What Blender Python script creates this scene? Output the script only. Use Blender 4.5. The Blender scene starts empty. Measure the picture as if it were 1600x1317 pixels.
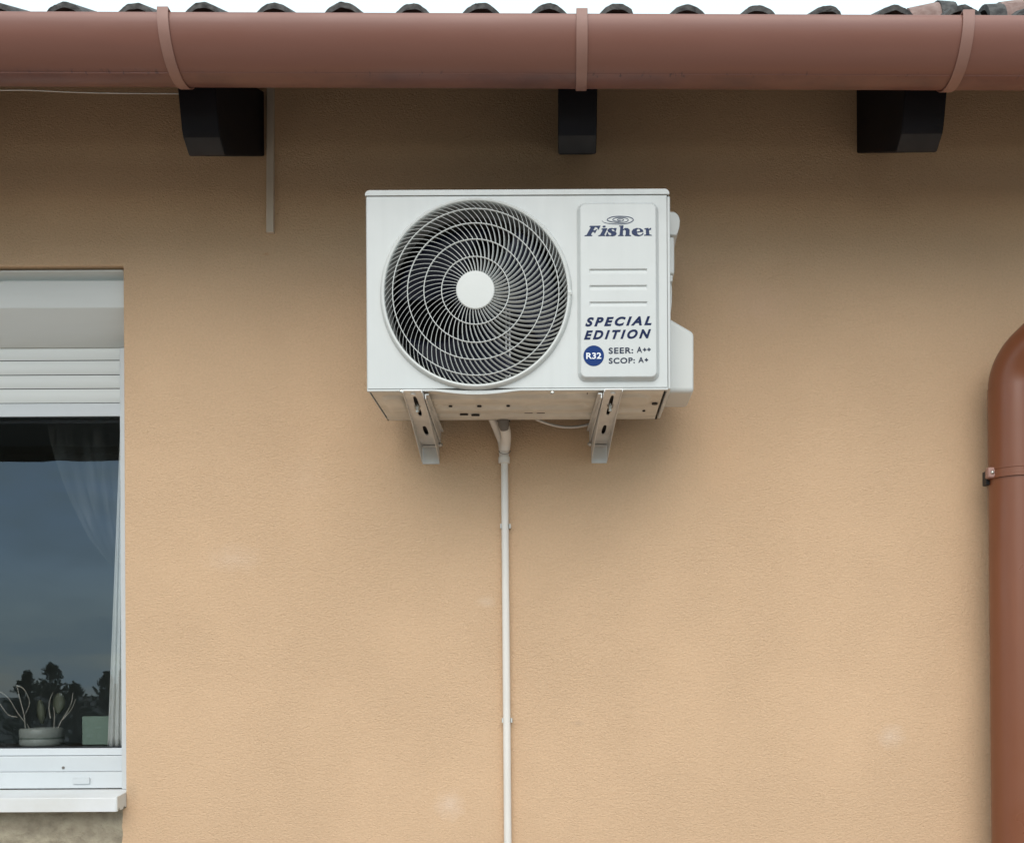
import bpy, bmesh, math, random
from mathutils import Vector, Matrix, noise
from mathutils.geometry import tessellate_polygon
R = math.radians
random.seed(7)
scene = bpy.context.scene
C = scene.collection

# ------------------------------------------------------------------ camera
FPX, VX, VY, ROLL = 1649.0, 880.0, 1073.0, R(0.3)   # focal length and principal point in photo pixels
WALLD, CZ = 3.10, 1.55                              # camera to wall, camera height
cam = bpy.data.cameras.new('camera')
cam.sensor_width = 36; cam.sensor_fit = 'HORIZONTAL'
cam.lens = FPX/1600*36
cam.shift_x = (800-VX)/1600
cam.shift_y = (VY-658.5)/1600
cam.clip_start = 0.05; cam.clip_end = 600
cam_o = bpy.data.objects.new('camera', cam); C.objects.link(cam_o)
cs, sn = math.cos(ROLL), math.sin(ROLL)
cam_o.matrix_world = Matrix(((cs, sn, 0, 0), (0, 0, -1, -WALLD), (-sn, cs, 0, CZ), (0, 0, 0, 1)))
scene.camera = cam_o

# ------------------------------------------------------------------ light
SUN_EL, SUN_AZ = 41, -5      # elevation; azimuth from straight out of the wall, negative = left
world = bpy.data.worlds.new('World'); scene.world = world; world.use_nodes = True
nt = world.node_tree; nt.nodes.clear()
out = nt.nodes.new('ShaderNodeOutputWorld')
sky = nt.nodes.new('ShaderNodeTexSky'); sky.sky_type = 'NISHITA'; sky.sun_disc = False
sky.sun_elevation = R(SUN_EL); sky.sun_rotation = R(180+5); sky.dust_density = .6; sky.ozone_density = 2.5
bg1 = nt.nodes.new('ShaderNodeBackground'); bg1.inputs[1].default_value = 0.15
nt.links.new(sky.outputs[0], bg1.inputs[0])
bg2 = nt.nodes.new('ShaderNodeBackground'); bg2.inputs[0].default_value = (.64, .79, .84, 1); bg2.inputs[1].default_value = 1.2
tc = nt.nodes.new('ShaderNodeTexCoord')
mp = nt.nodes.new('ShaderNodeMapping'); mp.inputs['Scale'].default_value = (1, 1, 3.2)
nz = nt.nodes.new('ShaderNodeTexNoise'); nz.inputs['Scale'].default_value = 4.5; nz.inputs['Detail'].default_value = 5; nz.inputs['Roughness'].default_value = .6; nz.inputs['Distortion'].default_value = .4
rp = nt.nodes.new('ShaderNodeValToRGB'); rp.color_ramp.elements[0].position = .38; rp.color_ramp.elements[1].position = .72; rp.color_ramp.interpolation = 'EASE'
rp.color_ramp.elements[0].color = (.15, .15, .15, 1)
mx = nt.nodes.new('ShaderNodeMixShader')
nt.links.new(tc.outputs['Generated'], mp.inputs[0]); nt.links.new(mp.outputs[0], nz.inputs['Vector'])
sp_ = nt.nodes.new('ShaderNodeSeparateXYZ'); nt.links.new(tc.outputs['Generated'], sp_.inputs[0])
mr_ = nt.nodes.new('ShaderNodeMapRange'); nt.links.new(sp_.outputs[1], mr_.inputs[0])
mr_.inputs[1].default_value = -.9; mr_.inputs[2].default_value = .6; mr_.inputs[3].default_value = .05; mr_.inputs[4].default_value = .30
ad_ = nt.nodes.new('ShaderNodeMath'); ad_.operation = 'ADD'; nt.links.new(nz.outputs[0], ad_.inputs[0]); nt.links.new(mr_.outputs[0], ad_.inputs[1])
nt.links.new(ad_.outputs[0], rp.inputs[0]); nt.links.new(rp.outputs[0], mx.inputs[0])
nt.links.new(bg1.outputs[0], mx.inputs[1]); nt.links.new(bg2.outputs[0], mx.inputs[2]); nt.links.new(mx.outputs[0], out.inputs[0])
sun = bpy.data.lights.new('sun', 'SUN'); sun.energy = 1.65; sun.angle = R(54); sun.color = (1.0, .90, .80)
sun_o = bpy.data.objects.new('sun', sun); C.objects.link(sun_o)
az = R(SUN_AZ); el = R(SUN_EL)
sd = Vector((math.sin(az)*math.cos(el), -math.cos(az)*math.cos(el), math.sin(el)))
sun_o.rotation_euler = sd.to_track_quat('Z', 'Y').to_euler()
sun_o.location = (-3, -6, 8)
vs = scene.view_settings
vs.view_transform = 'Standard'; vs.look = 'None'; vs.gamma = 1; vs.exposure = 0.38
scene.cycles.max_bounces = 8; scene.cycles.diffuse_bounces = 4; scene.cycles.transparent_max_bounces = 12

# ------------------------------------------------------------------ helpers
def P(x, y, D):
    """photo pixel at distance D in front of the camera -> world point"""
    u, v = x-VX, VY-y
    return Vector(((u*cs+v*sn)/FPX*D, D-WALLD, CZ+(-u*sn+v*cs)/FPX*D))

def tag(o, label=None, cat=None, group=None, kind=None):
    if label: o['label'] = label
    if cat: o['category'] = cat
    if group: o['group'] = group
    if kind: o['kind'] = kind
    return o

def empty(name, loc, label=None, cat=None, group=None):
    o = bpy.data.objects.new(name, None); C.objects.link(o); o.location = loc
    o.empty_display_size = .05
    bpy.context.view_layer.update()
    return tag(o, label, cat, group)

def obj(name, bm, mat, parent=None, smooth=None, bevel=None, segs=2):
    me = bpy.data.meshes.new(name)
    bmesh.ops.recalc_face_normals(bm, faces=bm.faces)
    bm.to_mesh(me); bm.free()
    o = bpy.data.objects.new(name, me); C.objects.link(o)
    for m in (mat if isinstance(mat, (list, tuple)) else [mat]): me.materials.append(m)
    if smooth is not None:
        for p in me.polygons: p.use_smooth = True
        me.set_sharp_from_angle(angle=R(smooth))
    if bevel:
        b = o.modifiers.new('bevel', 'BEVEL'); b.width = bevel; b.segments = segs; b.limit_method = 'ANGLE'; b.angle_limit = R(40)
        b.harden_normals = False
        for p in me.polygons: p.use_smooth = True
        me.set_sharp_from_angle(angle=R(50))
    if parent:
        o.parent = parent
        pr = Vector((0, 0, 0)); q = parent
        while q: pr += q.location; q = q.parent
        o.location = -pr            # meshes are written in world coordinates
    return o

def box(bm, lo, hi):
    lo, hi = Vector(lo), Vector(hi)
    vs_ = [bm.verts.new((x, y, z)) for x in (lo.x, hi.x) for y in (lo.y, hi.y) for z in (lo.z, hi.z)]
    for f in ((0,1,3,2),(4,6,7,5),(0,4,5,1),(2,3,7,6),(0,2,6,4),(1,5,7,3)):
        bm.faces.new([vs_[i] for i in f])
    return vs_

def pbox(bm, x0, y0, x1, y1, D0, D1):
    """box whose front face covers photo pixels x0..x1, y0..y1 at distance D0 and which reaches back to D1"""
    a = P(x0, y1, D0); b = P(x1, y0, D0)
    box(bm, (a.x, D0-WALLD, a.z), (b.x, D1-WALLD, b.z))

def ring_loft(bm, rings, close_ends=True, cyclic=True):
    vr = [[bm.verts.new(p) for p in r] for r in rings]
    n = len(vr[0])
    for a, b in zip(vr[:-1], vr[1:]):
        for i in range(n if cyclic else n-1):
            j = (i+1) % n
            bm.faces.new((a[i], a[j], b[j], b[i]))
    if close_ends and cyclic:
        bm.faces.new(vr[0][::-1]); bm.faces.new(vr[-1])
    return vr

def catmull(pts, n=8):
    pts = [Vector(p) for p in pts]
    ext = [2*pts[0]-pts[1]]+pts+[2*pts[-1]-pts[-2]]
    o = []
    for i in range(1, len(ext)-2):
        p0, p1, p2, p3 = ext[i-1:i+3]
        for k in range(n):
            t = k/n
            o.append(.5*((2*p1)+(p2-p0)*t+(2*p0-5*p1+4*p2-p3)*t*t+(3*p1-p0-3*p2+p3)*t**3))
    o.append(pts[-1]); return o

def tube(bm, pts, r, n=12, closed=False, cap=True):
    pts = [Vector(p) for p in pts]
    N = len(pts); rad = r if isinstance(r, (list, tuple)) else [r]*N
    prev = None; rings = []
    for i, p in enumerate(pts):
        if closed: t = (pts[(i+1) % N]-pts[i-1]).normalized()
        else: t = (pts[min(i+1, N-1)]-pts[max(i-1, 0)]).normalized()
        if prev is None:
            a = Vector((0, 0, 1)) if abs(t.z) < .9 else Vector((0, 1, 0))
            u = t.cross(a).normalized()
        else: u = (prev-t*prev.dot(t)).normalized()
        w = t.cross(u); prev = u
        rings.append([p+(u*math.cos(k*2*math.pi/n)+w*math.sin(k*2*math.pi/n))*rad[i] for k in range(n)])
    if closed:
        vr = ring_loft(bm, rings, close_ends=False)
        for k in range(n):
            j = (k+1) % n
            bm.faces.new((vr[-1][k], vr[-1][j], vr[0][j], vr[0][k]))
    else: ring_loft(bm, rings, close_ends=cap)

def cyl(bm, a, b, r, n=16, r2=None):
    tube(bm, [a, b], [r, r if r2 is None else r2], n)

def prism(bm, loops, f0, f1):
    """2D outline (first loop) with holes (others); f0/f1 map a 2D point to the front/back surface"""
    L = [[Vector((p[0], p[1], 0)) for p in l] for l in loops]
    tris = tessellate_polygon(L)
    flat = [p for l in L for p in l]
    A = [bm.verts.new(f0(p.x, p.y)) for p in flat]
    B = [bm.verts.new(f1(p.x, p.y)) for p in flat]
    for t in tris:
        try:
            bm.faces.new([A[i] for i in t]); bm.faces.new([B[i] for i in reversed(t)])
        except ValueError: pass
    k = 0
    for l in L:
        n = len(l)
        for i in range(n):
            j = (i+1) % n
            bm.faces.new((A[k+i], A[k+j], B[k+j], B[k+i]))
        k += n

def flat_poly(bm, loops, f):
    L = [[Vector((p[0], p[1], 0)) for p in l] for l in loops]
    tris = tessellate_polygon(L)
    flat = [p for l in L for p in l]
    A = [bm.verts.new(f(p.x, p.y)) for p in flat]
    for t in tris:
        try: bm.faces.new([A[i] for i in t])
        except ValueError: pass

def circle2(cx, cy, r, n=64): return [(cx+r*math.cos(i*2*math.pi/n), cy+r*math.sin(i*2*math.pi/n)) for i in range(n)]
def rrect(x0, y0, x1, y1, r, n=6):
    o = []
    for cx, cy, a in ((x1-r, y0+r, -90), (x1-r, y1-r, 0), (x0+r, y1-r, 90), (x0+r, y0+r, 180)):
        for i in range(n+1):
            t = R(a+90*i/n); o.append((cx+r*math.cos(t), cy+r*math.sin(t)))
    return o

# ------------------------------------------------------------------ materials
class M:
    def __init__(s, name, col, rough=.5, metal=0, spec=.5):
        s.m = bpy.data.materials.new(name); s.m.use_nodes = True
        s.nt = s.m.node_tree; s.b = s.nt.nodes['Principled BSDF']; s.out = s.nt.nodes['Material Output']
        s.b.inputs['Base Color'].default_value = (*col, 1); s.b.inputs['Roughness'].default_value = rough
        s.b.inputs['Metallic'].default_value = metal; s.b.inputs['Specular IOR Level'].default_value = spec
        s.col = col; s.tc = s.nt.nodes.new('ShaderNodeTexCoord'); s.last = None; s.bump = None
    def noise(s, scale, detail=4, rough=.55, stretch=(1, 1, 1), dist=0):
        mp = s.nt.nodes.new('ShaderNodeMapping'); mp.inputs['Scale'].default_value = stretch
        n = s.nt.nodes.new('ShaderNodeTexNoise'); n.inputs['Scale'].default_value = scale
        n.inputs['Detail'].default_value = detail; n.inputs['Roughness'].default_value = rough; n.inputs['Distortion'].default_value = dist
        s.nt.links.new(s.tc.outputs['Object'], mp.inputs[0]); s.nt.links.new(mp.outputs[0], n.inputs['Vector'])
        return n.outputs[0]
    def ramp(s, src, a, b, ca=0., cb=1.):
        r = s.nt.nodes.new('ShaderNodeMapRange'); s.nt.links.new(src, r.inputs[0])
        r.inputs[1].default_value = a; r.inputs[2].default_value = b; r.inputs[3].default_value = ca; r.inputs[4].default_value = cb
        return r.outputs[0]
    def math(s, op, a, b):
        n = s.nt.nodes.new('ShaderNodeMath'); n.operation = op
        for i, v in enumerate((a, b)):
            if isinstance(v, (int, float)): n.inputs[i].default_value = v
            else: s.nt.links.new(v, n.inputs[i])
        return n.outputs[0]
    def mixcol(s, fac, col):
        n = s.nt.nodes.new('ShaderNodeMix'); n.data_type = 'RGBA'
        if s.last is None: n.inputs[6].default_value = (*s.col, 1)
        else: s.nt.links.new(s.last, n.inputs[6])
        n.inputs[7].default_value = (*col, 1); s.nt.links.new(fac, n.inputs[0])
        s.last = n.outputs[2]; s.nt.links.new(s.last, s.b.inputs['Base Color']); return s
    def var(s, scale, amt, col=None, **k):
        c = col or tuple(v*(1-amt) for v in s.col)
        return s.mixcol(s.ramp(s.noise(scale, **k), .35, .68), c)
    def addbump(s, h, strength=.3, dist=.001):
        b = s.nt.nodes.new('ShaderNodeBump'); b.inputs['Strength'].default_value = strength; b.inputs['Distance'].default_value = dist
        s.nt.links.new(h, b.inputs['Height'])
        if s.bump: s.nt.links.new(s.bump, b.inputs['Normal'])
        s.bump = b.outputs[0]; s.nt.links.new(s.bump, s.b.inputs['Normal']); return s
    def roughvar(s, scale, a, b, **k):
        s.nt.links.new(s.ramp(s.noise(scale, **k), .3, .7, a, b), s.b.inputs['Roughness']); return s
    def spot(s, pt, r, col, amt, squash=1.0):
        """a soft stain of its own, at a place on the surface"""
        mp = s.nt.nodes.new('ShaderNodeMapping'); mp.inputs['Location'].default_value = (-pt.x, 0, -pt.z*squash); mp.inputs['Scale'].default_value = (1, 0, squash)
        s.nt.links.new(s.tc.outputs['Object'], mp.inputs[0])
        d = s.nt.nodes.new('ShaderNodeVectorMath'); d.operation = 'LENGTH'; s.nt.links.new(mp.outputs[0], d.inputs[0])
        dn = s.math('ADD', d.outputs['Value'], s.ramp(s.noise(30), 0, 1, -r*.6, r*.6))
        return s.mixcol(s.ramp(dn, r, 0, 0, amt), col)

# rendered wall
WM = M('stucco', (.722, .497, .317), .92, spec=.15)
WM.var(1.1, .035, detail=2).var(9, .03, detail=6)
WM.var(160, .10, detail=3)
for (x, y, r, c, a, q) in ((760, 940, .035, (.80, .66, .52), .5, 1.6), (702, 1258, .05, (.82, .68, .58), .55, 1), (1392, 1150, .05, (.80, .68, .58), .5, 1.2),
                           (903, 1130, .022, (.40, .30, .22), .5, 2), (365, 872, .10, (.78, .60, .46), .5, 2), (416, 397, .012, (.55, .2, .08), .5, 2),
                           (1130, 705, .10, (.8, .52, .32), .35, .6), (480, 745, .09, (.74, .54, .38), .35, 1), (1190, 480, .13, (.76, .52, .38), .4, 1.4),
                           (205, 1240, .03, (.42, .3, .2), .6, .6)):
    WM.spot(P(x, y, WALLD), r, c, a*.62, q)
h1 = WM.noise(185, 5, .64, (.72, 1, 1.12), .8)
h2 = WM.noise(260, 3, .6, (.8, 1, 1))
hm = WM.ramp(WM.noise(2.2, 2), .35, .62, .68, 1.0)
hh = WM.math('MULTIPLY', WM.math('ADD', h1, WM.math('MULTIPLY', h2, .35)), hm)
WM.addbump(hh, .9, .0056)
m_wall = WM.m

AC = M('white_enamel', (.60, .622, .612), .38, spec=.45); AC.var(3, .04, detail=4).var(26, .06, detail=5, stretch=(1, 1, .07)).roughvar(30, .33, .46).addbump(AC.noise(420, 2), .05, .0006); m_ac = AC.m
AG = M('white_plastic', (.63, .645, .625), .42, spec=.4); AG.var(5, .04).addbump(AG.noise(300, 2), .05, .0005); m_acp = AG.m
PN = M('galvanised_pan', (.76, .74, .67), .42, metal=.0, spec=.5)
PN.var(7, .32, (.52, .49, .42), detail=5, dist=1.2, stretch=(.6, 1.6, 1)).var(26, .18, detail=5).roughvar(14, .3, .55); PN.addbump(PN.noise(9, 2, .5, (1, 1.5, 1)), .6, .006); m_pan = PN.m
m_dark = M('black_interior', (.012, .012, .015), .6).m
BL = M('fan_blade_plastic', (.006, .008, .022), .5, spec=.3); m_blade = BL.m
CO = M('coil_fins', (.012, .012, .016), .5, metal=.3); CO.addbump(CO.noise(300, 1, .5, (5, 1, .05)), .5, .002); m_coil = CO.m
m_motor = M('motor_metal', (.45, .46, .47), .4, metal=.5).m
BR = M('bracket_steel', (.72, .725, .71), .42, metal=.25, spec=.5); BR.var(14, .2, detail=4).roughvar(25, .3, .5); m_br = BR.m
BZ = M('zinc_bolt', (.62, .60, .55), .3, metal=.9); BZ.var(80, .3); m_zinc = BZ.m
m_navy = M('navy_ink', (.014, .024, .075), .45, spec=.08).m
m_slate = M('logo_ink', (.045, .06, .12), .45, spec=.08).m
m_text = M('dark_ink', (.035, .045, .075), .45, spec=.08).m
m_badge = M('blue_ink', (.012, .042, .17), .4, spec=.08).m
m_whiteink = M('white_ink', (.8, .82, .85), .4).m
PV = M('cream_plastic', (.79, .76, .71), .42, spec=.4); PV.var(6, .08).var(60, .05); m_pvc = PV.m
m_grom = M('grey_rubber', (.17, .155, .14), .6).m
GU = M('gutter_brown_plastic', (.265, .120, .092), .36, spec=.5)
GU.var(2.2, .13, detail=4, stretch=(.5, 1, 2)).var(30, .07, detail=5, stretch=(.12, 1, 1)).roughvar(9, .30, .48, stretch=(.4, 1, 1)); 
GU.addbump(GU.noise(3, 2, .5, (.5, 1, 1)), .25, .01)
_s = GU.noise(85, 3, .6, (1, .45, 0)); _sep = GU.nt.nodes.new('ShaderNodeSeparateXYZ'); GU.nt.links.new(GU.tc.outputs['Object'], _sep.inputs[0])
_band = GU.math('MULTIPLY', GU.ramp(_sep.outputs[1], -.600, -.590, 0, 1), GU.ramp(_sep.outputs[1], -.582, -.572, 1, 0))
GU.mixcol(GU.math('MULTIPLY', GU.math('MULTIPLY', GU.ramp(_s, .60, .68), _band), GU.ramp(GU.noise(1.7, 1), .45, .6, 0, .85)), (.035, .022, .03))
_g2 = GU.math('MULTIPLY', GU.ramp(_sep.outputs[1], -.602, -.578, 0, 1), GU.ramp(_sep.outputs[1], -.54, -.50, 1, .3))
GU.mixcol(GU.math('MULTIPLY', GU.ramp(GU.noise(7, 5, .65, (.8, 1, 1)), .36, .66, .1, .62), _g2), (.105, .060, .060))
m_gut = GU.m
GB = M('bracket_brown_plastic', (.35, .195, .16), .42); GB.var(12, .1); m_gutb = GB.m
DP = M('downpipe_brown_plastic', (.215, .074, .034), .36, spec=.5); DP.var(2.5, .14, detail=4).var(40, .08, stretch=(1, 1, .1)).roughvar(8, .27, .42); m_dp = DP.m
RF = M('dark_stained_timber', (.006, .006, .010), .7, spec=.25); RF.var(9, .35, detail=5, stretch=(1, .25, 1)).addbump(RF.noise(40, 4, .6, (1, .1, 1)), .35, .002); m_raft = RF.m
RS = M('cut_end_timber', (.020, .018, .019), .7); RS.var(20, .4, detail=4).addbump(RS.noise(60, 4), .3, .002); m_raftend = RS.m
TL = M('dark_concrete_tile', (.050, .047, .046), .85); TL.var(18, .5, (.02, .018, .018), detail=6).var(55, .3, (.11, .105, .10), detail=4).addbump(TL.noise(90, 5, .65), .8, .004); m_tile = TL.m
TP = M('pink_clay_tile', (.36, .25, .22), .85); TP.var(14, .3, detail=5).var(60, .3, (.2, .12, .1)).addbump(TP.noise(80, 5), .6, .003); m_ptile = TP.m
m_deck = M('roof_underlay', (.05, .04, .035), .9).m
UW = M('white_upvc', (.60, .63, .645), .32, spec=.5); UW.var(4, .04).var(14, .05).addbump(UW.noise(120, 2), .03, .0008); m_upvc = UW.m
SH = M('shutter_white', (.70, .72, .70), .42); SH.var(5, .06, stretch=(.3, 1, 1)).var(40, .05, stretch=(.1, 1, 1)); m_shut = SH.m
SI = M('sill_white_metal', (.72, .73, .735), .3); SI.var(6, .07, (.66, .66, .64), detail=6); m_sill = SI.m
CT = M('rough_concrete', (.33, .285, .215), .95, spec=.1); CT.var(5, .35, (.21, .18, .135), detail=6).var(22, .3, (.44, .39, .29), detail=6).addbump(CT.noise(22, 7, .65), 1, .018).addbump(CT.noise(160, 4, .6), .6, .003); m_conc = CT.m
CD = M('conduit_plastic', (.66, .56, .46), .5); CD.var(8, .15); m_cond = CD.m
m_room = M('room_paint', (.42, .42, .39), .9).m
m_isill = M('dark_wood_sill', (.06, .045, .035), .4).m
PO = M('grey_ceramic', (.42, .44, .41), .35); m_pot = PO.m
m_pots = M('dark_glaze', (.20, .23, .20), .35).m
m_twig = M('pale_twig', (.48, .44, .38), .7).m
m_leaf = M('dry_leaf', (.13, .14, .10), .7).m
m_card = M('green_grey_card', (.26, .35, .29), .7).m
CU = M('white_curtain_cloth', (.85, .85, .83), .9); m_curt = CU.m
SC = M('sheer_curtain_net', (.7, .72, .73), .9)
_tr = SC.nt.nodes.new('ShaderNodeBsdfTransparent'); _mx = SC.nt.nodes.new('ShaderNodeMixShader')
SC.nt.links.new(SC.ramp(SC.noise(9, 3, .6, (3, 1, .6), .6), .3, .7, .82, .96), _mx.inputs[0])
SC.nt.links.new(SC.b.outputs[0], _mx.inputs[1]); SC.nt.links.new(_tr.outputs[0], _mx.inputs[2]); SC.nt.links.new(_mx.outputs[0], SC.out.inputs[0]); m_sheer = SC.m
# thin pane: fresnel mirror over clear glass
GL = M('window_glass', (1, 1, 1), 0)
_g = GL.nt.nodes.new('ShaderNodeBsdfGlossy'); _g.inputs['Roughness'].default_value = 0.0; _g.inputs[0].default_value = (.70, .85, 1.0, 1)
_t = GL.nt.nodes.new('ShaderNodeBsdfTransparent'); _t.inputs[0].default_value = (.95, .97, .96, 1)
_f = GL.nt.nodes.new('ShaderNodeFresnel'); _f.inputs[0].default_value = 1.5
_m2 = GL.nt.nodes.new('ShaderNodeMixShader')
GL.nt.links.new(GL.math('MULTIPLY', _f.outputs[0], 2.1), _m2.inputs[0]); GL.nt.links.new(_t.outputs[0], _m2.inputs[1]); GL.nt.links.new(_g.outputs[0], _m2.inputs[2])
_bp = GL.nt.nodes.new('ShaderNodeBump'); _bp.inputs['Strength'].default_value = .02; _bp.inputs['Distance'].default_value = .002
GL.nt.links.new(GL.noise(14, 1, .5, (.25, 1, 2.6)), _bp.inputs['Height']); GL.nt.links.new(_bp.outputs[0], _g.inputs['Normal'])
GL.nt.links.new(_m2.outputs[0], GL.out.inputs[0]); m_glass = GL.m
GR = M('garden_ground', (.18, .145, .12), .95); GR.var(.8, .4, (.09, .10, .05), detail=6).var(12, .4, detail=6); m_ground = GR.m
PA = M('paving', (.40, .315, .265), .85); PA.var(3, .25, detail=5); m_pave = PA.m
NE = M('conifer_foliage', (.075, .10, .06), .8); NE.var(6, .5); m_need = NE.m
m_bark = M('bark', (.09, .06, .04), .9).m
m_canopy = M('added_canopy_dark', (.03, .028, .025), .8).m

# ------------------------------------------------------------------ ground
bm = bmesh.new(); vs4 = [bm.verts.new(p) for p in ((-250, -250, 0), (250, -250, 0), (250, 250, 0), (-250, 250, 0))]; bm.faces.new(vs4)
tag(obj('ground', bm, m_ground), kind='structure')
bm = bmesh.new(); box(bm, (-7, -3.8, -.05), (6, 0.0, .03))
tag(obj('path', bm, m_pave), kind='structure')

# ------------------------------------------------------------------ house
house = empty('house', (0, .15, 0), 'peach rendered house front with brown eaves, dark rafter ends and a shuttered window', 'house')
opR = P(193.5, 700, WALLD).x; opL = opR-1.35
opT = P(100, 415.5, WALLD).z; opB = P(100, 1262, WALLD).z
WT = 3.36; TH = .32
bm = bmesh.new()
xs = [-6.5, opL, opR, 4.5]; zs = [0, opB, opT, WT]
grid = {}
for j, y in enumerate((0, TH)):
    for a, x in enumerate(xs):
        for b, z in enumerate(zs): grid[(j, a, b)] = bm.verts.new((x, y, z))
for j in (0, 1):
    for a in range(3):
        for b in range(3):
            if (a, b) == (1, 1): continue
            q = [grid[(j, a, b)], grid[(j, a+1, b)], grid[(j, a+1, b+1)], grid[(j, a, b+1)]]
            bm.faces.new(q if j == 0 else q[::-1])
for (a0, b0), (a1, b1) in (((1,1),(2,1)), ((2,1),(2,2)), ((2,2),(1,2)), ((1,2),(1,1))):
    bm.faces.new((grid[(0,a0,b0)], grid[(0,a1,b1)], grid[(1,a1,b1)], grid[(1,a0,b0)]))
for b in range(3):
    for a in (0, 3): bm.faces.new((grid[(0,a,b)], grid[(0,a,b+1)], grid[(1,a,b+1)], grid[(1,a,b)]))
for a in range(3):
    for b in (0, 3): bm.faces.new((grid[(0,a,b)], grid[(0,a+1,b)], grid[(1,a+1,b)], grid[(1,a,b)]))
obj('wall', bm, m_wall, house, bevel=.006, segs=3)

# bare concrete under the sill
cr = P(197, 1290, WALLD)
bm = bmesh.new(); top = P(100, 1258, WALLD).z
pts = []
nx, nzz = 60, 40
def ce(z): return cr.x+.004*noise.noise(Vector((z*35, 3, 0)))+.003*noise.noise(Vector((z*90, 9, 0)))
g = []
for i in range(nx+1):
    row = []
    for k in range(nzz+1):
        z = .7+(top-.7)*k/nzz
        x = -2.62+(ce(z)+2.62)*i/nx
        y = -.004-.004*noise.noise(Vector((x*9, z*9, 1)))-.002*noise.noise(Vector((x*30, z*30, 4)))
        if i == nx: y = .004
        row.append(bm.verts.new((x, y, z)))
    g.append(row)
for i in range(nx):
    for k in range(nzz): bm.faces.new((g[i][k], g[i+1][k], g[i+1][k+1], g[i][k+1]))
# top and back close the slab
bt = [bm.verts.new((v[nzz].co.x, .12, v[nzz].co.z)) for v in g]
for i in range(nx): bm.faces.new((g[i][nzz], g[i+1][nzz], bt[i+1], bt[i]))
obj('concrete_patch', bm, m_conc, house, smooth=60)

# rafters
def rafter(x0, x1, skew=0.0):
    prof = [(-.443, 1.575), (-.440, 1.52), (-.412, 1.424), (-.402, 1.408), (-.360, 1.382), (0, 1.562), (.6, 1.862), (.6, 2.052), (0, 1.752)]
    bm = bmesh.new()
    A = [bm.verts.new((x0+skew*(p[1]-1.5), p[0], CZ+p[1])) for p in prof]
    B = [bm.verts.new((x1+skew*(p[1]-1.5), p[0], CZ+p[1])) for p in prof]
    n = len(prof)
    for i in range(n):
        f = bm.faces.new((A[i], A[(i+1) % n], B[(i+1) % n], B[i]))
        if i == 3: f.material_index = 1
    bm.faces.new(A); bm.faces.new(B[::-1])
    return obj('rafter', bm, [m_raft, m_raftend], house, bevel=.004)
rafter(-.965, -.870)
rafter(-.005, .094, .01)
rafter(.871, .978)
rafter(1.80, 1.895); rafter(-1.90, -1.805)

# roof deck + corrugated field of tiles, front row of tiles one by one
def eave(x): # height offset of the eave line: it falls slightly to the right
    return -.0095*x
roof_bm = bmesh.new()
SL = math.tan(R(26.3))
def roofz(x, y): return CZ+1.6375+eave(x)+(y+.46)*SL
for (dz0, dz1, y0) in ((-.03, -.012, -.44),):
    A = []
    for x in (-6.6, 4.6):
        for y in (y0, 4.2):
            for d in (dz0, dz1): A.append(roof_bm.verts.new((x, y, roofz(x, y)+d-.02)))
    for f in ((0,1,3,2),(4,6,7,5),(0,4,5,1),(2,3,7,6),(0,2,6,4),(1,5,7,3)): roof_bm.faces.new([A[i] for i in f])
roof = obj('roof', roof_bm, m_deck, house)
TW = .1663
def tprof(t):   # t in 0..1 across one tile: flat pan, then a roll
    if t < .30: return 0.006*math.cos(t/.30*math.pi)
    a = (t-.30)/.70
    return -.006+.060*abs(math.sin(a*math.pi))**.55
x_first = P(102, 8, 2.54).x
ntile = 0
bmF = bmesh.new()
cols = list(range(-12, 16))
S = 10
for rowi in range(1, 13):
    for cidx in cols:
        x0 = x_first+(cidx-.65)*TW
        ya = -.56+rowi*.36; yb = ya+.40
        lines = []
        for y, lift in ((ya, .020), (yb, .0)):
            lines.append([bmF.verts.new((x0+TW*k/S, y, roofz(x0, y)+tprof(k/S)+lift)) for k in range(S+1)])
        lines.append([bmF.verts.new((x0+TW*k/S, ya+.001, roofz(x0, ya)+tprof(k/S)+.004)) for k in range(S+1)])
        for k in range(S):
            bmF.faces.new((lines[0][k], lines[0][k+1], lines[1][k+1], lines[1][k]))
            bmF.faces.new((lines[0][k], lines[2][k], lines[2][k+1], lines[0][k+1]))
f_ = obj('tile_field', bmF, m_tile, roof, smooth=50)
f_['label'] = 'courses of dark tiles higher up the roof slope'
for cidx in cols:
    bm = bmesh.new(); rr = random.Random(cidx+100)
    x0 = x_first+(cidx-.65)*TW+rr.uniform(-.003, .003)
    S2 = 40; fr = []; rr_off = rr.uniform(-.003, .002)
    for (y, th) in ((-.56, 1), (-.555, 1), (-.20, 1)):
        up = []; dn = []
        for k in range(S2+1):
            t = k/S2; px = x0+TW*1.01*t
            n_ = noise.noise(Vector((px*60, cidx, 0)))*.004 if y < -.5 else 0
            chip = -.010 if (cidx % 3 == 2 and .86 < t < .97 and y < -.5) else 0
            z = roofz(x0, y)+tprof(t)+(.0016*noise.noise(Vector((px*40, y*40, cidx*3.3))))+rr_off + chip
            up.append((px, y+n_+rr.uniform(-.001, .001), z)); dn.append((px, y+n_, z-.014))
        fr.append(up+dn[::-1])
    ring_loft(bm, fr)
    t_ = obj('roof_tile', bm, m_tile, roof, smooth=50)
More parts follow.
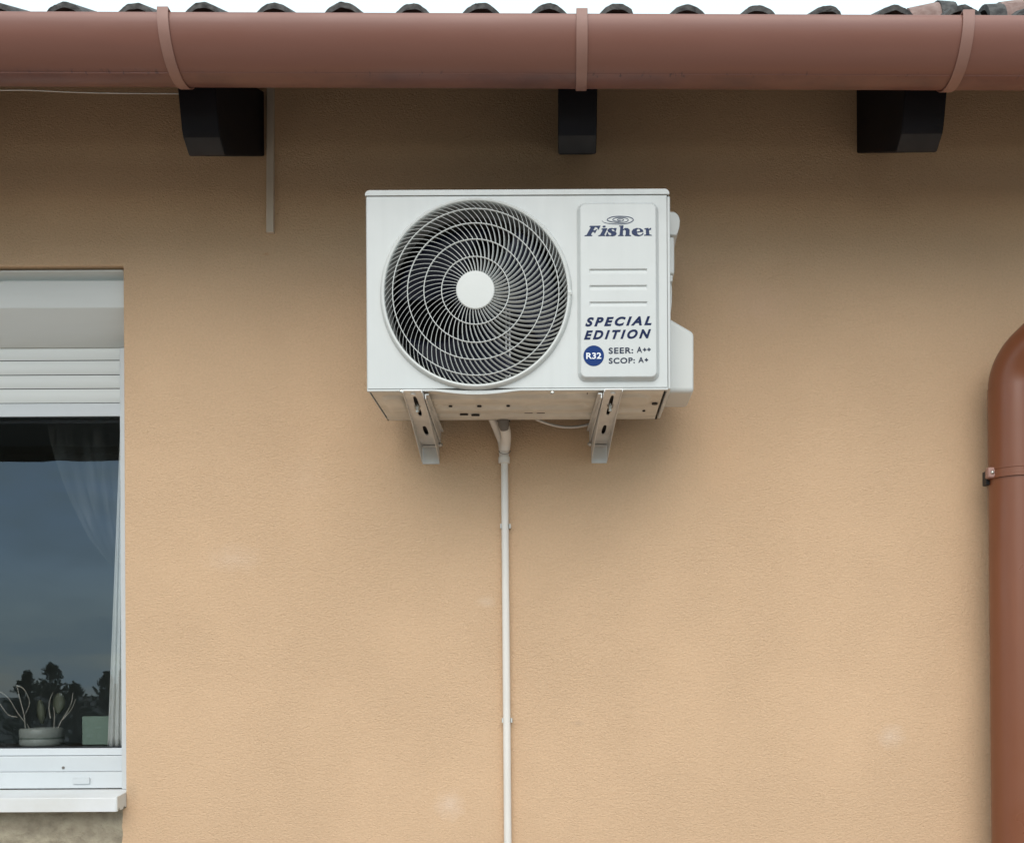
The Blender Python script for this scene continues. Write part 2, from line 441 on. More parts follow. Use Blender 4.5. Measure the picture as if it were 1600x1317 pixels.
# hip tiles over the right-hand end
def hip(a, b, ra, rb, mat):
    bm = bmesh.new(); rings = []
    for p, r in ((a, ra), (b, rb)):
        rings.append([(p.x, p.y+r*math.cos(t), p.z-r+r*math.sin(t)) for t in [math.pi*i/12 for i in range(13)]] +
                     [(p.x, p.y+(r-.012)*math.cos(t), p.z-r+(r-.012)*math.sin(t)) for t in [math.pi*(12-i)/12 for i in range(13)]])
    ring_loft(bm, rings)
    return obj('hip_tile', bm, mat, roof, smooth=50)
h_ = hip(P(1412, 20, 2.66), P(1462, 11, 2.66), .06, .075, m_ptile); h_['label'] = 'pink hip tile above the gutter'
hip(P(1456, 10, 2.66), P(1482, 11, 2.66), .078, .070, m_tile)
hip(P(1530, 15, 2.65), P(1556, 14, 2.65), .068, .07, m_tile)
h_ = hip(P(1552, 12, 2.66), P(1640, 2, 2.66), .07, .09, m_ptile); h_['label'] = 'pink hip tile at the right end of the roof edge'

# room behind the window
bm = bmesh.new(); box(bm, (-4.2, TH+.002, .4), (-.6, 3.4, 3.0))
for f in list(bm.faces):     # open towards the window
    if abs(f.calc_center_median().y-(TH+.002)) < 1e-4: bm.faces.remove(f)
box(bm, (-4.3, 3.5, .3), (-.5, 3.55, 3.1))
obj('room', bm, m_room, house)

# ------------------------------------------------------------------ window (part of the house)
win = empty('window', (0, 0, 0)); win.parent = house; win.location = (opL+.6, 0, opB-.15+.15)
bpy.context.view_layer.update()
def wobj(name, bm, mat, **k): return obj(name, bm, mat, win, **k)
XL = -120   # photo pixel column out of frame to the left
def extr(bm, prof, x0, x1):
    """profile of (photo y, D) extruded between photo columns (given at wall distance)"""
    a = P(x0, 800, WALLD).x if x0 > -2 else opL+.004; b = P(x1, 800, WALLD).x
    A = []; B = []
    for (y, D) in prof:
        z = CZ+(VY-y+3.9)/FPX*D      # 3.9: roll, near the right reveal
        A.append(bm.verts.new((a, D-WALLD, z))); B.append(bm.verts.new((b, D-WALLD, z)))
    n = len(prof)
    for i in range(n): bm.faces.new((A[i], A[(i+1) % n], B[(i+1) % n], B[i]))
    bm.faces.new(A); bm.faces.new(B[::-1])
bm = bmesh.new(); extr(bm, [(422.5, 3.112), (424, 3.112), (438.6, 3.148), (439.2, 3.121), (481, 3.121), (517, 3.172), (543, 3.228), (543, 3.36), (410, 3.36)], -120, 191.3)
wobj('shutter_box', bm, m_shut, bevel=.002)
ys = [540, 564, 586.5, 608, 630.5]
for i in range(4):
    bm = bmesh.new()
    a, b = ys[i], ys[i+1]-1.2
    n = 6; prof = []
    for k in range(n+1):
        t = k/n; prof.append((a+(b-a)*t, 3.235-.0032*math.sin(t*math.pi)))
    prof += [(b, 3.246), (a, 3.246)]
    extr(bm, prof, -120, 188.5)
    wobj('shutter_slat', bm, m_shut, smooth=40)
bm = bmesh.new(); extr(bm, [(630.2, 3.230), (650.8, 3.230), (650.8, 3.248), (630.2, 3.248)], -120, 188.5)
wobj('shutter_bottom_bar', bm, m_upvc, bevel=.002)
bm = bmesh.new(); extr(bm, [(543, 3.247), (630, 3.247), (630, 3.252), (543, 3.252)], -120, 188); wobj('shutter_backing', bm, m_dark)
# guide rail
bm = bmesh.new(); gx = P(188.2, 900, WALLD+.085).x
box(bm, (gx, .085, CZ-.302), (opR-.0005, .155, CZ+1.03)); wobj('guide_rail', bm, m_upvc, bevel=.0025)
bm = bmesh.new(); box(bm, (opL+.001, .085, CZ-.302), (opL+.04, .155, CZ+1.03)); wobj('guide_rail', bm, m_upvc, bevel=.0025)
# frame : bands under the glass
bm = bmesh.new(); extr(bm, [(1168, 3.262), (1179.6, 3.258), (1179.6, 3.32), (1168, 3.32)], -120, 186.6); wobj('glazing_bead', bm, m_upvc, bevel=.0015)
bm = bmesh.new(); extr(bm, [(1180.2, 3.240), (1181.5, 3.236), (1204.6, 3.234), (1204.6, 3.31), (1180.2, 3.31)], -120, 186.8); wobj('sash_rail', bm, m_upvc, bevel=.0015)
bm = bmesh.new(); extr(bm, [(1204.8, 3.232), (1206, 3.206), (1231, 3.200), (1236, 3.25), (1236, 3.31), (1204.8, 3.31)], -120, 186.8); wobj('frame', bm, m_upvc, bevel=.0015)
bm = bmesh.new(); box(bm, (gx-.02, .156, CZ-.3), (opR-.001, .25, CZ+1.03)); box(bm, (opL+.001, .156, CZ-.3), (opL+.06, .25, CZ+1.03)); box(bm, (opL+.06, .165, CZ+.86), (gx-.02, .25, CZ+1.03))
wobj('side_frame', bm, m_upvc, bevel=.002)
bm = bmesh.new(); c_ = P(99, 1199, 3.2345); cyl(bm, c_+Vector((0, -.0015, 0)), c_+Vector((0, .004, 0)), .0045, 14); cyl(bm, c_+Vector((.001, -.0022, -.001)), c_+Vector((.001, .001, -.001)), .0022, 10)
wobj('drain_screw', bm, m_grom)
bm = bmesh.new(); a = P(115, 1224, 3.203); b = P(141, 1214, 3.203)
prism(bm, [rrect(a.x, a.z, b.x, b.z, .003)], lambda x, z: (x, 3.197-WALLD, z), lambda x, z: (x, 3.207-WALLD, z)); wobj('drain_cover', bm, m_cond if False else m_upvc, bevel=.001)
# pane
bm = bmesh.new(); pz0 = CZ-(1166-VY)/FPX*3.275; pz1 = CZ+.90
vsp = [bm.verts.new(p) for p in ((opL+.05, .172, pz0), (gx-.015, .172, pz0), (gx-.015, .172, pz1), (opL+.05, .172, pz1))]; bm.faces.new(vsp)
wobj('pane', bm, m_glass)
bm = bmesh.new(); extr(bm, [(1165.8, 3.27), (1168.2, 3.262), (1168.2, 3.30), (1165.8, 3.30)], -120, 186.6); wobj('gasket', bm, m_dark)
# sill
bm = bmesh.new(); extr(bm, [(1232.5, 3.198), (1244.5, 3.046), (1246.5, 3.040), (1268, 3.040), (1268, 3.043), (1248.5, 3.044), (1236.5, 3.198)], -120, 192.3); wobj('sill', bm, m_sill, bevel=.0012)
bm = bmesh.new(); ex = P(192.3, 800, WALLD).x
zf = CZ+(VY-1245+3.7)/FPX*3.04; zb = CZ+(VY-1236+3.7)/FPX*3.13
prf = [(3.040-WALLD, zf+.001), (.02, zb+.003), (.02, zb-.042), (-.004, zb-.042), (-.012, zb-.036), (-.020, zb-.046), (-.036, zb-.048), (-.0500, zf-.028), (-.052, zf-.040), (3.040-WALLD, zf-.0415)]
A = [bm.verts.new((ex, y, z)) for y, z in prf]; B = [bm.verts.new((ex+.004, y, z)) for y, z in prf]
for i in range(len(prf)): bm.faces.new((A[i], A[(i+1) % len(prf)], B[(i+1) % len(prf)], B[i]))
bm.faces.new(A); bm.faces.new(B[::-1]); wobj('sill_end_cap', bm, m_acp, bevel=.0008)
bm = bmesh.new(); extr(bm, [(1160.2, 3.58), (1167.4, 3.30), (1176, 3.30), (1176, 3.58)], -120, 190); wobj('inner_sill', bm, m_isill)

# things behind the pane
def zat(y, D): return CZ+(VY-y+4)/FPX*D
bm = bmesh.new(); N = 40; pa = []; pb = []
for k in range(N+1):
    t = k/N; y = 640+(1166-640)*t
    xl = 189-2*t-19*t*1.0; w = .004*math.sin(t*5)
    pa.append([P(xl+(196-xl)*i/16, y, 3.33+.008*math.sin(i*1.3)+w) for i in range(17)])
ring_loft(bm, pa, cyclic=False, close_ends=False)
for v in bm.verts: v.co.z = max(v.co.z, zat(1165.5, 3.33))
o = tag(obj('curtain', bm, m_curt, smooth=80), 'white cloth curtain hanging straight at the right side of the window', 'curtain')
sol = o.modifiers.new('solid', 'SOLIDIFY'); sol.thickness = .002
bm = bmesh.new(); pa = []
edge = catmull([(60, 600, 0), (72, 660, 0), (84, 710, 0), (101, 760, 0), (118, 800, 0), (140, 842, 0), (160, 868, 0), (178, 888, 0), (192, 896, 0)], 5)
for e in edge:
    pa.append([P(e.x+(200-e.x)*i/20, e.y-10*(i/20)*0, 3.50+.014*math.sin(i*1.7+e.y*.01)) for i in range(21)])
ring_loft(bm, pa, cyclic=False, close_ends=False)
o = tag(obj('curtain', bm, m_sheer, smooth=80), 'sheer net curtain gathered towards the right behind the window glass', 'curtain')
bm = bmesh.new(); c0 = P(65, 1164, 3.43); c0.z = zat(1163.6, 3.43)
def lathe(bm, c, prof, n=36):
    ring_loft(bm, [[(c.x+r*math.cos(2*math.pi*k/n), c.y+r*math.sin(2*math.pi*k/n), c.z+z) for k in range(n)] for r, z in prof])
pr_ = .066
lathe(bm, c0, [(.060, 0), (.064, .004), (pr_, .016), (pr_-.002, .021), (pr_-.002, .027), (pr_, .031), (pr_, .050), (pr_-.003, .055), (pr_-.009, .056), (pr_-.009, .040), (.001, .040)])
pot = tag(obj('flowerpot', bm, m_pot, smooth=40), 'low round grey ceramic pot on the inner window ledge', 'flowerpot')
bm = bmesh.new(); lathe(bm, c0, [(pr_-.0012, .0215), (pr_+.0004, .022), (pr_+.0004, .0265), (pr_-.0012, .027)]); obj('glaze_band', bm, m_pots, pot, smooth=40)
plant = empty('houseplant', c0+Vector((0, 0, .04)), 'bare twigs with a few pale dried leaves standing in the round pot', 'plant')
def px3(pts, D=3.43): return catmull([P(x, y, D+.01*math.sin(x)) for x, y in pts], 5)
for st in ([(40, 1140), (37.5, 1116), (32, 1095), (28, 1078), (26, 1071)], [(26, 1071), (36, 1075), (44, 1088), (46, 1099), (42, 1110), (38, 1118)],
           [(39, 1128), (28, 1114), (16, 1094), (6, 1084), (-6, 1078)], [(27, 1120), (14, 1117), (6, 1108), (-4, 1094), (-14, 1085)],
           [(47, 1140), (42, 1130)], [(84, 1140), (85, 1118), (84, 1104)], [(90, 1138), (97, 1124), (107, 1108), (112, 1096), (114, 1082)],
           [(79, 1122), (76.5, 1106), (79, 1090), (83, 1082)], [(98, 1124), (112, 1107), (118, 1092)]):
    bm = bmesh.new(); p_ = px3(st); tube(bm, p_, [.0019-.0011*i/len(p_) for i in range(len(p_))], 6); obj('stem', bm, m_twig, plant, smooth=60)
for (cx, cy, w, h, tl) in ((91, 1099, 10, 19, 2), (66, 1112, 7, 22, -3)):
    bm = bmesh.new(); cen = []
    rows = []
    for k in range(9):
        t = k/8; ww = w*math.sin(math.pi*(.10+.80*t))**.7*(1.0 if t > .3 else .6+.4*t/.3)
        rows.append([P(cx+tl*t+ww*s_, cy+h*(.5-t)*1.7, 3.44+.01*abs(s_)) for s_ in (-1, -.5, 0, .5, 1)])
    ring_loft(bm, rows, cyclic=False, close_ends=False); o = obj('leaf', bm, m_leaf, plant, smooth=80)
    o.modifiers.new('solid', 'SOLIDIFY').thickness = .001
bm = bmesh.new(); a = P(128.5, 1163.5, 3.42); b = P(172, 1118.5, 3.42); box(bm, (a.x, a.y, zat(1163.0, 3.42)), (b.x, a.y+.02, b.z))
tag(obj('box', bm, m_card, bevel=.001), 'plain green-grey box standing on the inner ledge beside the curtain', 'box')

# ------------------------------------------------------------------ gutter
ga = P(-700, 17.4, 2.44); gb = P(2400, 29.4, 2.44)
gl = lambda x: ga.z+(gb.z-ga.z)*(x-ga.x)/(gb.x-ga.x)      # height of the front lip
GY0 = 2.44-WALLD; GR_ = .1; GYC = GY0+GR_
gut = empty('gutter', (0, GYC, gl(0)-GR_), 'half-round brown plastic gutter running along the whole eave', 'gutter')
bm = bmesh.new()
def gprof(r, extra=0):
    o = [(GYC+r*math.cos(R(180+a)), r*math.sin(R(180+a))) for a in range(0, 181, 6)]
    return o
outer = gprof(GR_); inner = gprof(GR_-.003)[::-1]
bead = [(GYC-GR_+.010+.009*math.cos(R(t)), .0+.009*math.sin(R(t))-.001) for t in (180, 140, 100, 60, 20, -20, -60)]
prof = bead[::-1]+outer[1:]+[(GYC+GR_, .018), (GYC+GR_-.003, .018)]+inner[:-1]
X = [-2.6+.2*i for i in range(26)]
ring_loft(bm, [[(x, y, gl(x)+z) for y, z in prof] for x in X])
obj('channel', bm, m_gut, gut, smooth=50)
# drip seam along the underside
bm = bmesh.new()
for (xa, xb) in ((-2.6, -.93), (-.90, 2.4)):
    pp = []
    for x in (xa, xb):
        ang = R(180+74 if xa < -1 else 180+73)
        pp.append(Vector((x, GYC+(GR_+.0005)*math.cos(ang), gl(x)+(GR_+.0005)*math.sin(ang))))
    if xa < -1: tube(bm, pp, .0022, 8)
    else: tube(bm, pp, .0010, 8)
obj('seam', bm, m_gut, gut, smooth=60)
for gx_, w in ((-.917, .0262), (.0515, .0265), (.945, .0275)):
    bm = bmesh.new(); rings = []
    angs = list(range(-6, 151, 6))
    for side in (-1, 1):
        pass
    prof = []
    ro, ri = GR_+.0045, GR_+.0012
    prof += [(GYC-ro, .012), (GYC-ro+.012, .013), (GYC-ro+.012, .010)] if False else []
    outer = [(GYC-ro-.0005, .013)]+[(GYC+ro*math.cos(R(180+a)), ro*math.sin(R(180+a))) for a in range(0, 175, 5)]
    inn = [(GYC+ri*math.cos(R(180+a)), ri*math.sin(R(180+a))) for a in range(170, -1, -5)]+[(GYC-ri, .0095), (GYC-ri+.016, .0095), (GYC-ri+.016, .013)]
    prof = outer+inn
    ring_loft(bm, [[(gx_+s_*w/2, y, gl(gx_)+z) for y, z in prof] for s_ in (-1, 1)])
    obj('bracket', bm, m_gutb, gut, smooth=50, bevel=.0012)

# ------------------------------------------------------------------ downpipe
pc = P(1585.5, 800, 2.995); pr = .0695
dp = empty('downpipe', (pc.x, pc.y, .03), 'brown round downpipe with swan-neck bend at the right end of the wall', 'downpipe')
tilt = .0042
bm = bmesh.new(); z1 = P(1580, 607, 2.995).z
def dpx(z): return pc.x-tilt*(z-pc.z)
cyl(bm, (dpx(.05), pc.y, .05), (dpx(z1), pc.y, z1), pr, 48); obj('pipe', bm, m_dp, dp, smooth=50)
bm = bmesh.new(); pts = [Vector((dpx(z1), pc.y, z1-.03)), Vector((dpx(z1), pc.y, z1))]
d1 = Vector((.52, -.66, .55)).normalized(); br = .115; ax = Vector((0, 0, 1))
lat = (d1-ax*d1.dot(ax)).normalized(); tot = math.acos(d1.dot(ax))
for i in range(1, 13):
    a = tot*i/12; pts.append(pts[1]+lat*br*(1-math.cos(a))+ax*br*math.sin(a))
pts.append(pts[-1]+d1*.33)
e0 = pts[-1].copy()
for i in range(1, 9):
    a = tot*i/8; pts.append(e0+d1*0+lat*br*(math.cos(tot-a)-math.cos(tot))+ax*br*(math.sin(tot)-math.sin(tot-a)))
tube(bm, pts, [pr-.0015]*len(pts), 40); obj('bend', bm, m_dp, dp, smooth=50)
bm = bmesh.new(); cz_ = P(1580, 733, 2.93).z
rings = []
for z, r in ((-.0165, pr+.001), (-.0165, pr+.0045), (-.010, pr+.0045), (-.009, pr+.003), (.007, pr+.003), (.008, pr+.0045), (.0165, pr+.0045), (.0165, pr+.001)):
    rings.append([(dpx(cz_)+r*math.cos(2*math.pi*k/48), pc.y+r*math.sin(2*math.pi*k/48), cz_+z) for k in range(48)])
ring_loft(bm, rings, close_ends=False)
cl = obj('clamp', bm, m_dp, dp, smooth=40)
ear = P(1547, 735, 2.94)
bm = bmesh.new(); box(bm, (dpx(cz_)-pr-.016, pc.y-.028, cz_-.016), (dpx(cz_)-pr+.012, pc.y-.004, cz_+.014)); obj('clamp_ear', bm, m_gutb, cl, bevel=.004)
bm = bmesh.new(); box(bm, (dpx(cz_)-pr-.010, pc.y+.001, cz_-.030), (dpx(cz_)-pr+.002, pc.y+.030, cz_+.010)); cyl(bm, (dpx(cz_)-pr+.02, pc.y+.03, cz_-.006), (dpx(cz_)-pr+.03, -.0005, cz_-.006), .005); obj('clamp_bolt', bm, m_dark, cl, bevel=.002)
bm = bmesh.new(); sx = dpx(cz_)-pr-.004; lathe_c = Vector((sx, pc.y-.028, cz_-.001))
ring_loft(bm, [[(sx+r*math.cos(2*math.pi*k/16), pc.y-.028-y, cz_-.001+r*math.sin(2*math.pi*k/16)) for k in range(16)] for r, y in ((.0055, -.001), (.0055, .001), (.003, .003), (.0008, .0034))])
obj('screw', bm, m_zinc, cl, smooth=60)

# ------------------------------------------------------------------ conduit, thin wire
bm = bmesh.new(); a = P(415.6, 363, WALLD-.014); b = P(427, 128, WALLD-.014)
tlt = P(417.2, 128, WALLD-.014).x-a.x
w_ = b.x-a.x-.002
v8 = box(bm, (a.x, -.014, a.z), (a.x+w_, .0, b.z))
for v in v8:
    if v.co.z > a.z+.1: v.co.x += .0035
tag(obj('cable_trunking', bm, m_cond, bevel=.002), 'short grey-brown strip of cable trunking coming down beside the left rafter end', 'cable trunking')
bm = bmesh.new(); tube(bm, catmull([P(0, 141.5, 2.78), P(45, 141.5, 2.78), P(100, 144, 2.78), P(170, 146, 2.78), P(284, 147, 2.78)], 8), .0014, 6)
tag(obj('wire', bm, m_pvc, smooth=60), 'thin pale wire strung just under the gutter left of the left rafter', 'wire')

# ------------------------------------------------------------------ air conditioner
DF = 2.69
c00 = P(574, 610, DF); c11 = P(1042, 297, DF)
AX0, AX1 = c00.x, c11.x; AZ0 = (P(574, 612, DF).z+P(1042, 607.5, DF).z)/2; AZ1 = (P(574, 298, DF).z+P(1042, 296.5, DF).z)/2
AY0, AY1 = DF-WALLD, DF+.30-WALLD
ac = empty('air_conditioner', ((AX0+AX1)/2, (AY0+AY1)/2, AZ0), 'white outdoor air conditioning unit with a round spiral fan grille mounted on the peach wall', 'air conditioner')
def aobj(name, bm, mat, parent=ac, **k): return obj(name, bm, mat, parent, **k)
def A_(x, y): p = P(x, y, DF); return p.x, p.z      # photo pixel on the cabinet front
GC = P(743.6, 457.5, 2.682); GCx, GCz = GC.x, GC.z
RI = .2335; RO = .2415
ztop = P(800, 306.5, DF).z; zbot = P(800, 606.2, DF).z
bm = bmesh.new()
prism(bm, [[(AX0+.001, zbot), (AX1-.001, zbot), (AX1-.001, ztop), (AX0+.001, ztop)], circle2(GCx, GCz, RI+.002, 128)],
      lambda x, z: (x, AY0, z), lambda x, z: (x, AY0+.0015, z))
aobj('front_panel', bm, m_ac)
# rolled edge down the left and right of the front sheet
bm = bmesh.new(); box(bm, (AX0-.0015, AY0+.002, zbot-.002), (AX0+.0008, AY1, ztop)); aobj('side_panel', bm, m_ac, bevel=.0015)
bm = bmesh.new(); box(bm, (AX1-.0008, AY0+.0035, zbot-.004), (AX1+.0085, AY1, ztop)); aobj('side_panel', bm, m_ac, bevel=.003)
bm = bmesh.new(); box(bm, (AX0+.002, AY1-.004, AZ0), (AX1-.002, AY1, ztop)); box(bm, (AX0+.003, AY0+.262, AZ0+.01), (AX1-.2, AY0+.27, ztop-.005)); aobj('rear_coil', bm, m_coil)
bm = bmesh.new(); box(bm, (AX1-.205, AY0+.004, AZ0+.01), (AX1-.203, AY1-.006, ztop-.003)); aobj('partition', bm, m_dark)
# top cover
bm = bmesh.new(); zc = (ztop+AZ1)/2
rc = .012; xa, xb = AX0-.003, AX1+.006
lp = [(xa, ztop+.0015), (xb, ztop+.0015)]+[(xb-rc+rc*math.cos(R(t)), AZ1-rc+rc*math.sin(R(t))) for t in range(0, 91, 15)]+[(xa+rc-rc*math.cos(R(t)), AZ1-rc+rc*math.sin(R(t))) for t in range(90, -1, -15)]
prism(bm, [lp], lambda x, z: (x, AY0-.0035, z), lambda x, z: (x, AY1+.003, z))
aobj('top_cover', bm, m_ac, bevel=.003, segs=3)
bm = bmesh.new(); box(bm, (AX0+.001, AY0+.001, ztop-.004), (AX1, AY1-.01, ztop+.001)); aobj('top_seam', bm, m_grom)
# base pan: front flange with the bulge under the grille, underside pressed into ribs
def flange_low(x):
    px = x
    t = (px-GCx)/.115
    bul = .0095*max(0, 1-t*t)**1.5 if abs(t) < 1 else 0
    return AZ0-.001-bul
bm = bmesh.new(); N = 140; fr = []
for i in range(N+1):
    x = AX0+(AX1-AX0)*i/N; zl = flange_low(x); zt = P(800, 607.6, DF).z-(.5*(AZ0-.001-zl) if abs(x-GCx) < .115 else 0)
    fr.append([(x, AY0-.0025, zl), (x, AY0-.0025, zt), (x, AY0+.002, zt+.001), (x, AY0+.014, zt), (x, AY0+.014, zl+.001), (x, AY0+.002, zl-.0012)])
ring_loft(bm, fr); aobj('base_flange', bm, m_ac, smooth=40)
bm = bmesh.new(); box(bm, (AX0+.002, AY0+.003, zbot-.001), (AX1-.002, AY0+.02, zbot+.0012)); aobj('front_seam', bm, m_grom)
bm = bmesh.new(); NX, NY = 150, 60; g = []
def smooth(a, b, t):
    t = max(0, min(1, (t-a)/(b-a))); return t*t*(3-2*t)
def rr_sd(x, y, cx, cy, hx, hy, r):
    qx, qy = abs(x-cx)-hx+r, abs(y-cy)-hy+r
    return math.hypot(max(qx, 0), max(qy, 0))+min(max(qx, qy), 0)-r
W_ = AX1-AX0
def pan_h(u, v):      # u along width (m), v depth (m)
    h = 0
    h += -.010*(1-smooth(-.004, .006, rr_sd(u, v, .37, .06, .24, .022, .02)))
    h += -.009*(1-smooth(-.004, .006, rr_sd(u, v, .36, .16, .20, .03, .025)))
    h += .008*(1-smooth(-.003, .006, rr_sd(u, v, .055, .14, .025, .09, .02)))
    h += .007*(1-smooth(-.003, .006, rr_sd(u, v, .68, .10, .045, .05, .03)))
    h += .006*(1-smooth(-.003, .006, rr_sd(u, v, .66, .22, .06, .02, .02)))
    h += -.007*(1-smooth(-.003, .005, rr_sd(u, v, .38, .245, .30, .012, .012)))
    return h
for i in range(NX+1):
    row = []
    for k in range(NY+1):
        u = .006+(W_-.014)*i/NX; v = .010+.286*k/NY
        zz = AZ0+.002-pan_h(u, v)-.0005
        if v > .27: zz -= 0.002
        row.append(bm.verts.new((AX0+u, AY0+v, zz)))
    g.append(row)
for i in range(NX):
    for k in range(NY): bm.faces.new((g[i][k], g[i][k+1], g[i+1][k+1], g[i+1][k]))
pan = aobj('base_pan', bm, m_pan, smooth=60); s_ = pan.modifiers.new('solid', 'SOLIDIFY'); s_.thickness = .002; s_.offset = 1
# flat dark pieces standing in for the shade inside the pan's openings
bm = bmesh.new()
def pan_slot(px, py, w, h, round_=False):
    Dg = None
    for k in range(200):
        D = DF+.01+.29*k/199; q = P(px, py, D)
        if q.z >= AZ0: Dg = D; break
    if Dg is None: Dg = DF+.28
    q = P(px, py, Dg); u = q.x-AX0; v = Dg-DF
    zz = AZ0+.0005-pan_h(u, v)-.0005
    lp = circle2(q.x, q.y, w, 14) if round_ else rrect(q.x-w, q.y-h, q.x+w, q.y+h, min(w, h)*.9)
    prism(bm, [lp], lambda x, y: (x, y, zz-.0022), lambda x, y: (x, y, zz+.001))
bm.free()
for args in ((725, 650.5, .0115, .0042), (743, 650.5, .0115, .0042), (826, 648, .0115, .004), (845, 648, .0115, .004), (704, 639.5, .005, .005, True), (749, 639.5, .006, .006, True), (794, 639, .005, .005, True), (1023, 630.5, .008, .008, True), (1006, 641.5, .004, .004, True)):
    bm = bmesh.new(); pan_slot(*args); aobj('drain_hole', bm, m_dark)
# screws on the front flange
for px, py in ((863, 613.5), (627, 611.5)):
    bm = bmesh.new(); q = P(px, py, DF-.003); ring_loft(bm, [[(q.x+r*math.cos(2*math.pi*k/12), AY0-.002-y, q.z+r*math.sin(2*math.pi*k/12)) for k in range(12)] for r, y in ((.0055, 0), (.005, .002), (.0025, .0035))]); aobj('screw', bm, m_zinc, smooth=50)

# shroud, fan, motor
bm = bmesh.new()
prof = [(RI+.002, .0015), (RI-.002, .012), (RI-.006, .03), (RI-.007, .075), (RI+.004, .075), (RI+.004, .0015)]
ring_loft(bm, [[(GCx+r*math.cos(2*math.pi*k/96), AY0+y, GCz+r*math.sin(2*math.pi*k/96)) for k in range(96)] for r, y in prof], close_ends=False)
SM = M('shroud_metal', (.30, .295, .28), .5); SM.var(25, .4, detail=4); aobj('shroud', bm, SM.m, smooth=50)
bm = bmesh.new(); NB = 3
for b_ in range(NB):
    base = b_*120+28; rings = []
    for j in range(11):
        r = .055+(.208-.055)*j/10; sw = 18*(j/10)**1.3; wdt = 34+34*(j/10)**.8
        row = []
        for i in range(17):
            t = i/16; a = R(base-sw+wdt*(t-.5)*2*.72)
            row.append((GCx+r*math.cos(a), AY0+.055+.055*(1-t)+.01*math.sin(t*math.pi)-.01, GCz+r*math.sin(a)))
        rings.append(row)
    ring_loft(bm, rings, cyclic=False, close_ends=False)
fan = aobj('fan', bm, m_blade, smooth=80); fan.modifiers.new('solid', 'SOLIDIFY').thickness = .002
bm = bmesh.new(); ring_loft(bm, [[(GCx+r*math.cos(2*math.pi*k/48), AY0+y, GCz+r*math.sin(2*math.pi*k/48)) for k in range(48)] for r, y in ((.058, .11), (.06, .05), (.055, .042), (.01, .038))]); obj('fan_hub', bm, m_blade, fan, smooth=40)
bm = bmesh.new()
for px in (787, 792.5):
    a = P(px+4, 560, 2.86); box(bm, (a.x-.0022, 2.86-WALLD, AZ0+.02), (a.x+.0022, 2.866-WALLD, AZ1-.03))
for py in (447, 457): a = P(740, py, 2.86); b = P(800, py, 2.86); box(bm, (a.x, 2.858-WALLD, a.z-.0022), (b.x, 2.8595-WALLD, a.z+.0022))
aobj('motor_bracket', bm, m_motor)

# the grille: rim, four rings, swept ribs
bm = bmesh.new()
def gring(r, yf, w, d, n=144):
    prof = [(r-w/2, yf+.0006), (r-w/4, yf), (r+w/4, yf), (r+w/2, yf+.0006), (r+w/2, yf+d), (r-w/2, yf+d)]
    vr = []
    rings = [[(GCx+q[0]*math.cos(2*math.pi*k/n), AY0+q[1], GCz+q[0]*math.sin(2*math.pi*k/n)) for q in prof] for k in range(n)]
    V = [[bm.verts.new(p) for p in rg] for rg in rings]
    for k in range(n):
        a, b = V[k], V[(k+1) % n]
        for i in range(len(prof)):
            j = (i+1) % len(prof); bm.faces.new((a[i], a[j], b[j], b[i]))
RH, RINGS = .0475, [.0855, .1305, .1725, .2110]
DOME = .016
def gy(r): return -.010-DOME*(1-(r/RI)**2)**.8 if r < RI else -.010
for r in RINGS: gring(r, gy(r)-.0012, .0021, .005)
# rim: rounded lip standing proud of the cabinet
n = 144
prof = [(RI-.001, .004), (RI-.001, -.009), (RI+.0005, -.0115), (RI+.004, -.0125), (RO-.002, -.0115), (RO, -.009), (RO+.0035, -.001), (RO+.0035, .0005), (RI+.003, .0005)]
V = [[bm.verts.new((GCx+q[0]*math.cos(2*math.pi*k/n), AY0+q[1], GCz+q[0]*math.sin(2*math.pi*k/n))) for q in prof] for k in range(n)]
for k in range(n):
    a, b = V[k], V[(k+1) % n]
    for i in range(len(prof)):
        j = (i+1) % len(prof); bm.faces.new((a[i], a[j], b[j], b[i]))
bands = [(RH, RINGS[0], 48, 5.5, 0), (RINGS[0], RINGS[1], 58, 8, 0), (RINGS[1], RINGS[2], 71, 8.5, 2), (RINGS[2], RINGS[3], 84, 8, 1), (RINGS[3], RI, 95, 6.5, 0)]
off = 0
for (ra, rb, cnt, sweep, ph) in bands:
    for i in range(cnt):
        a0 = 360*i/cnt+off+ph; rows = []
        for k in range(6):
            t = k/5; r = ra+(rb-ra)*t; a = R(a0+1.1*sweep*(.9*t+.1*t*t))
            yf = gy(r)
            th = .00045
            dep = .0070; lean = dep*.36            # the blade leans: back edge turned clockwise
            ca, sa = math.cos(a), math.sin(a)
            tx, tz = -sa, ca                        # counter-clockwise tangent
            c = []
            for (s_, y_, l_) in ((-1, 0, 0), (1, 0, 0), (1, dep, lean), (-1, dep, lean)):
                c.append((GCx+r*ca+tx*(s_*th-l_), AY0+yf+y_, GCz+r*sa+tz*(s_*th-l_)))
            rows.append(c)
        ring_loft(bm, rows)
    off += 1.1*sweep*.97
grille = aobj('fan_grille', bm, m_acp, smooth=35)
bm = bmesh.new()
ring_loft(bm, [[(GCx+r*math.cos(2*math.pi*k/72), AY0+y, GCz+r*math.sin(2*math.pi*k/72)) for k in range(72)] for r, y in ((RH-.002, gy(.04)+.008), (RH+.001, gy(.04)+.002), (RH+.001, gy(.04)-.001), (RH-.001, gy(.04)-.0028), (.03, gy(.04)-.0036), (.001, gy(.04)-.004))])
obj('hub_cap', bm, m_acp, grille, smooth=35)
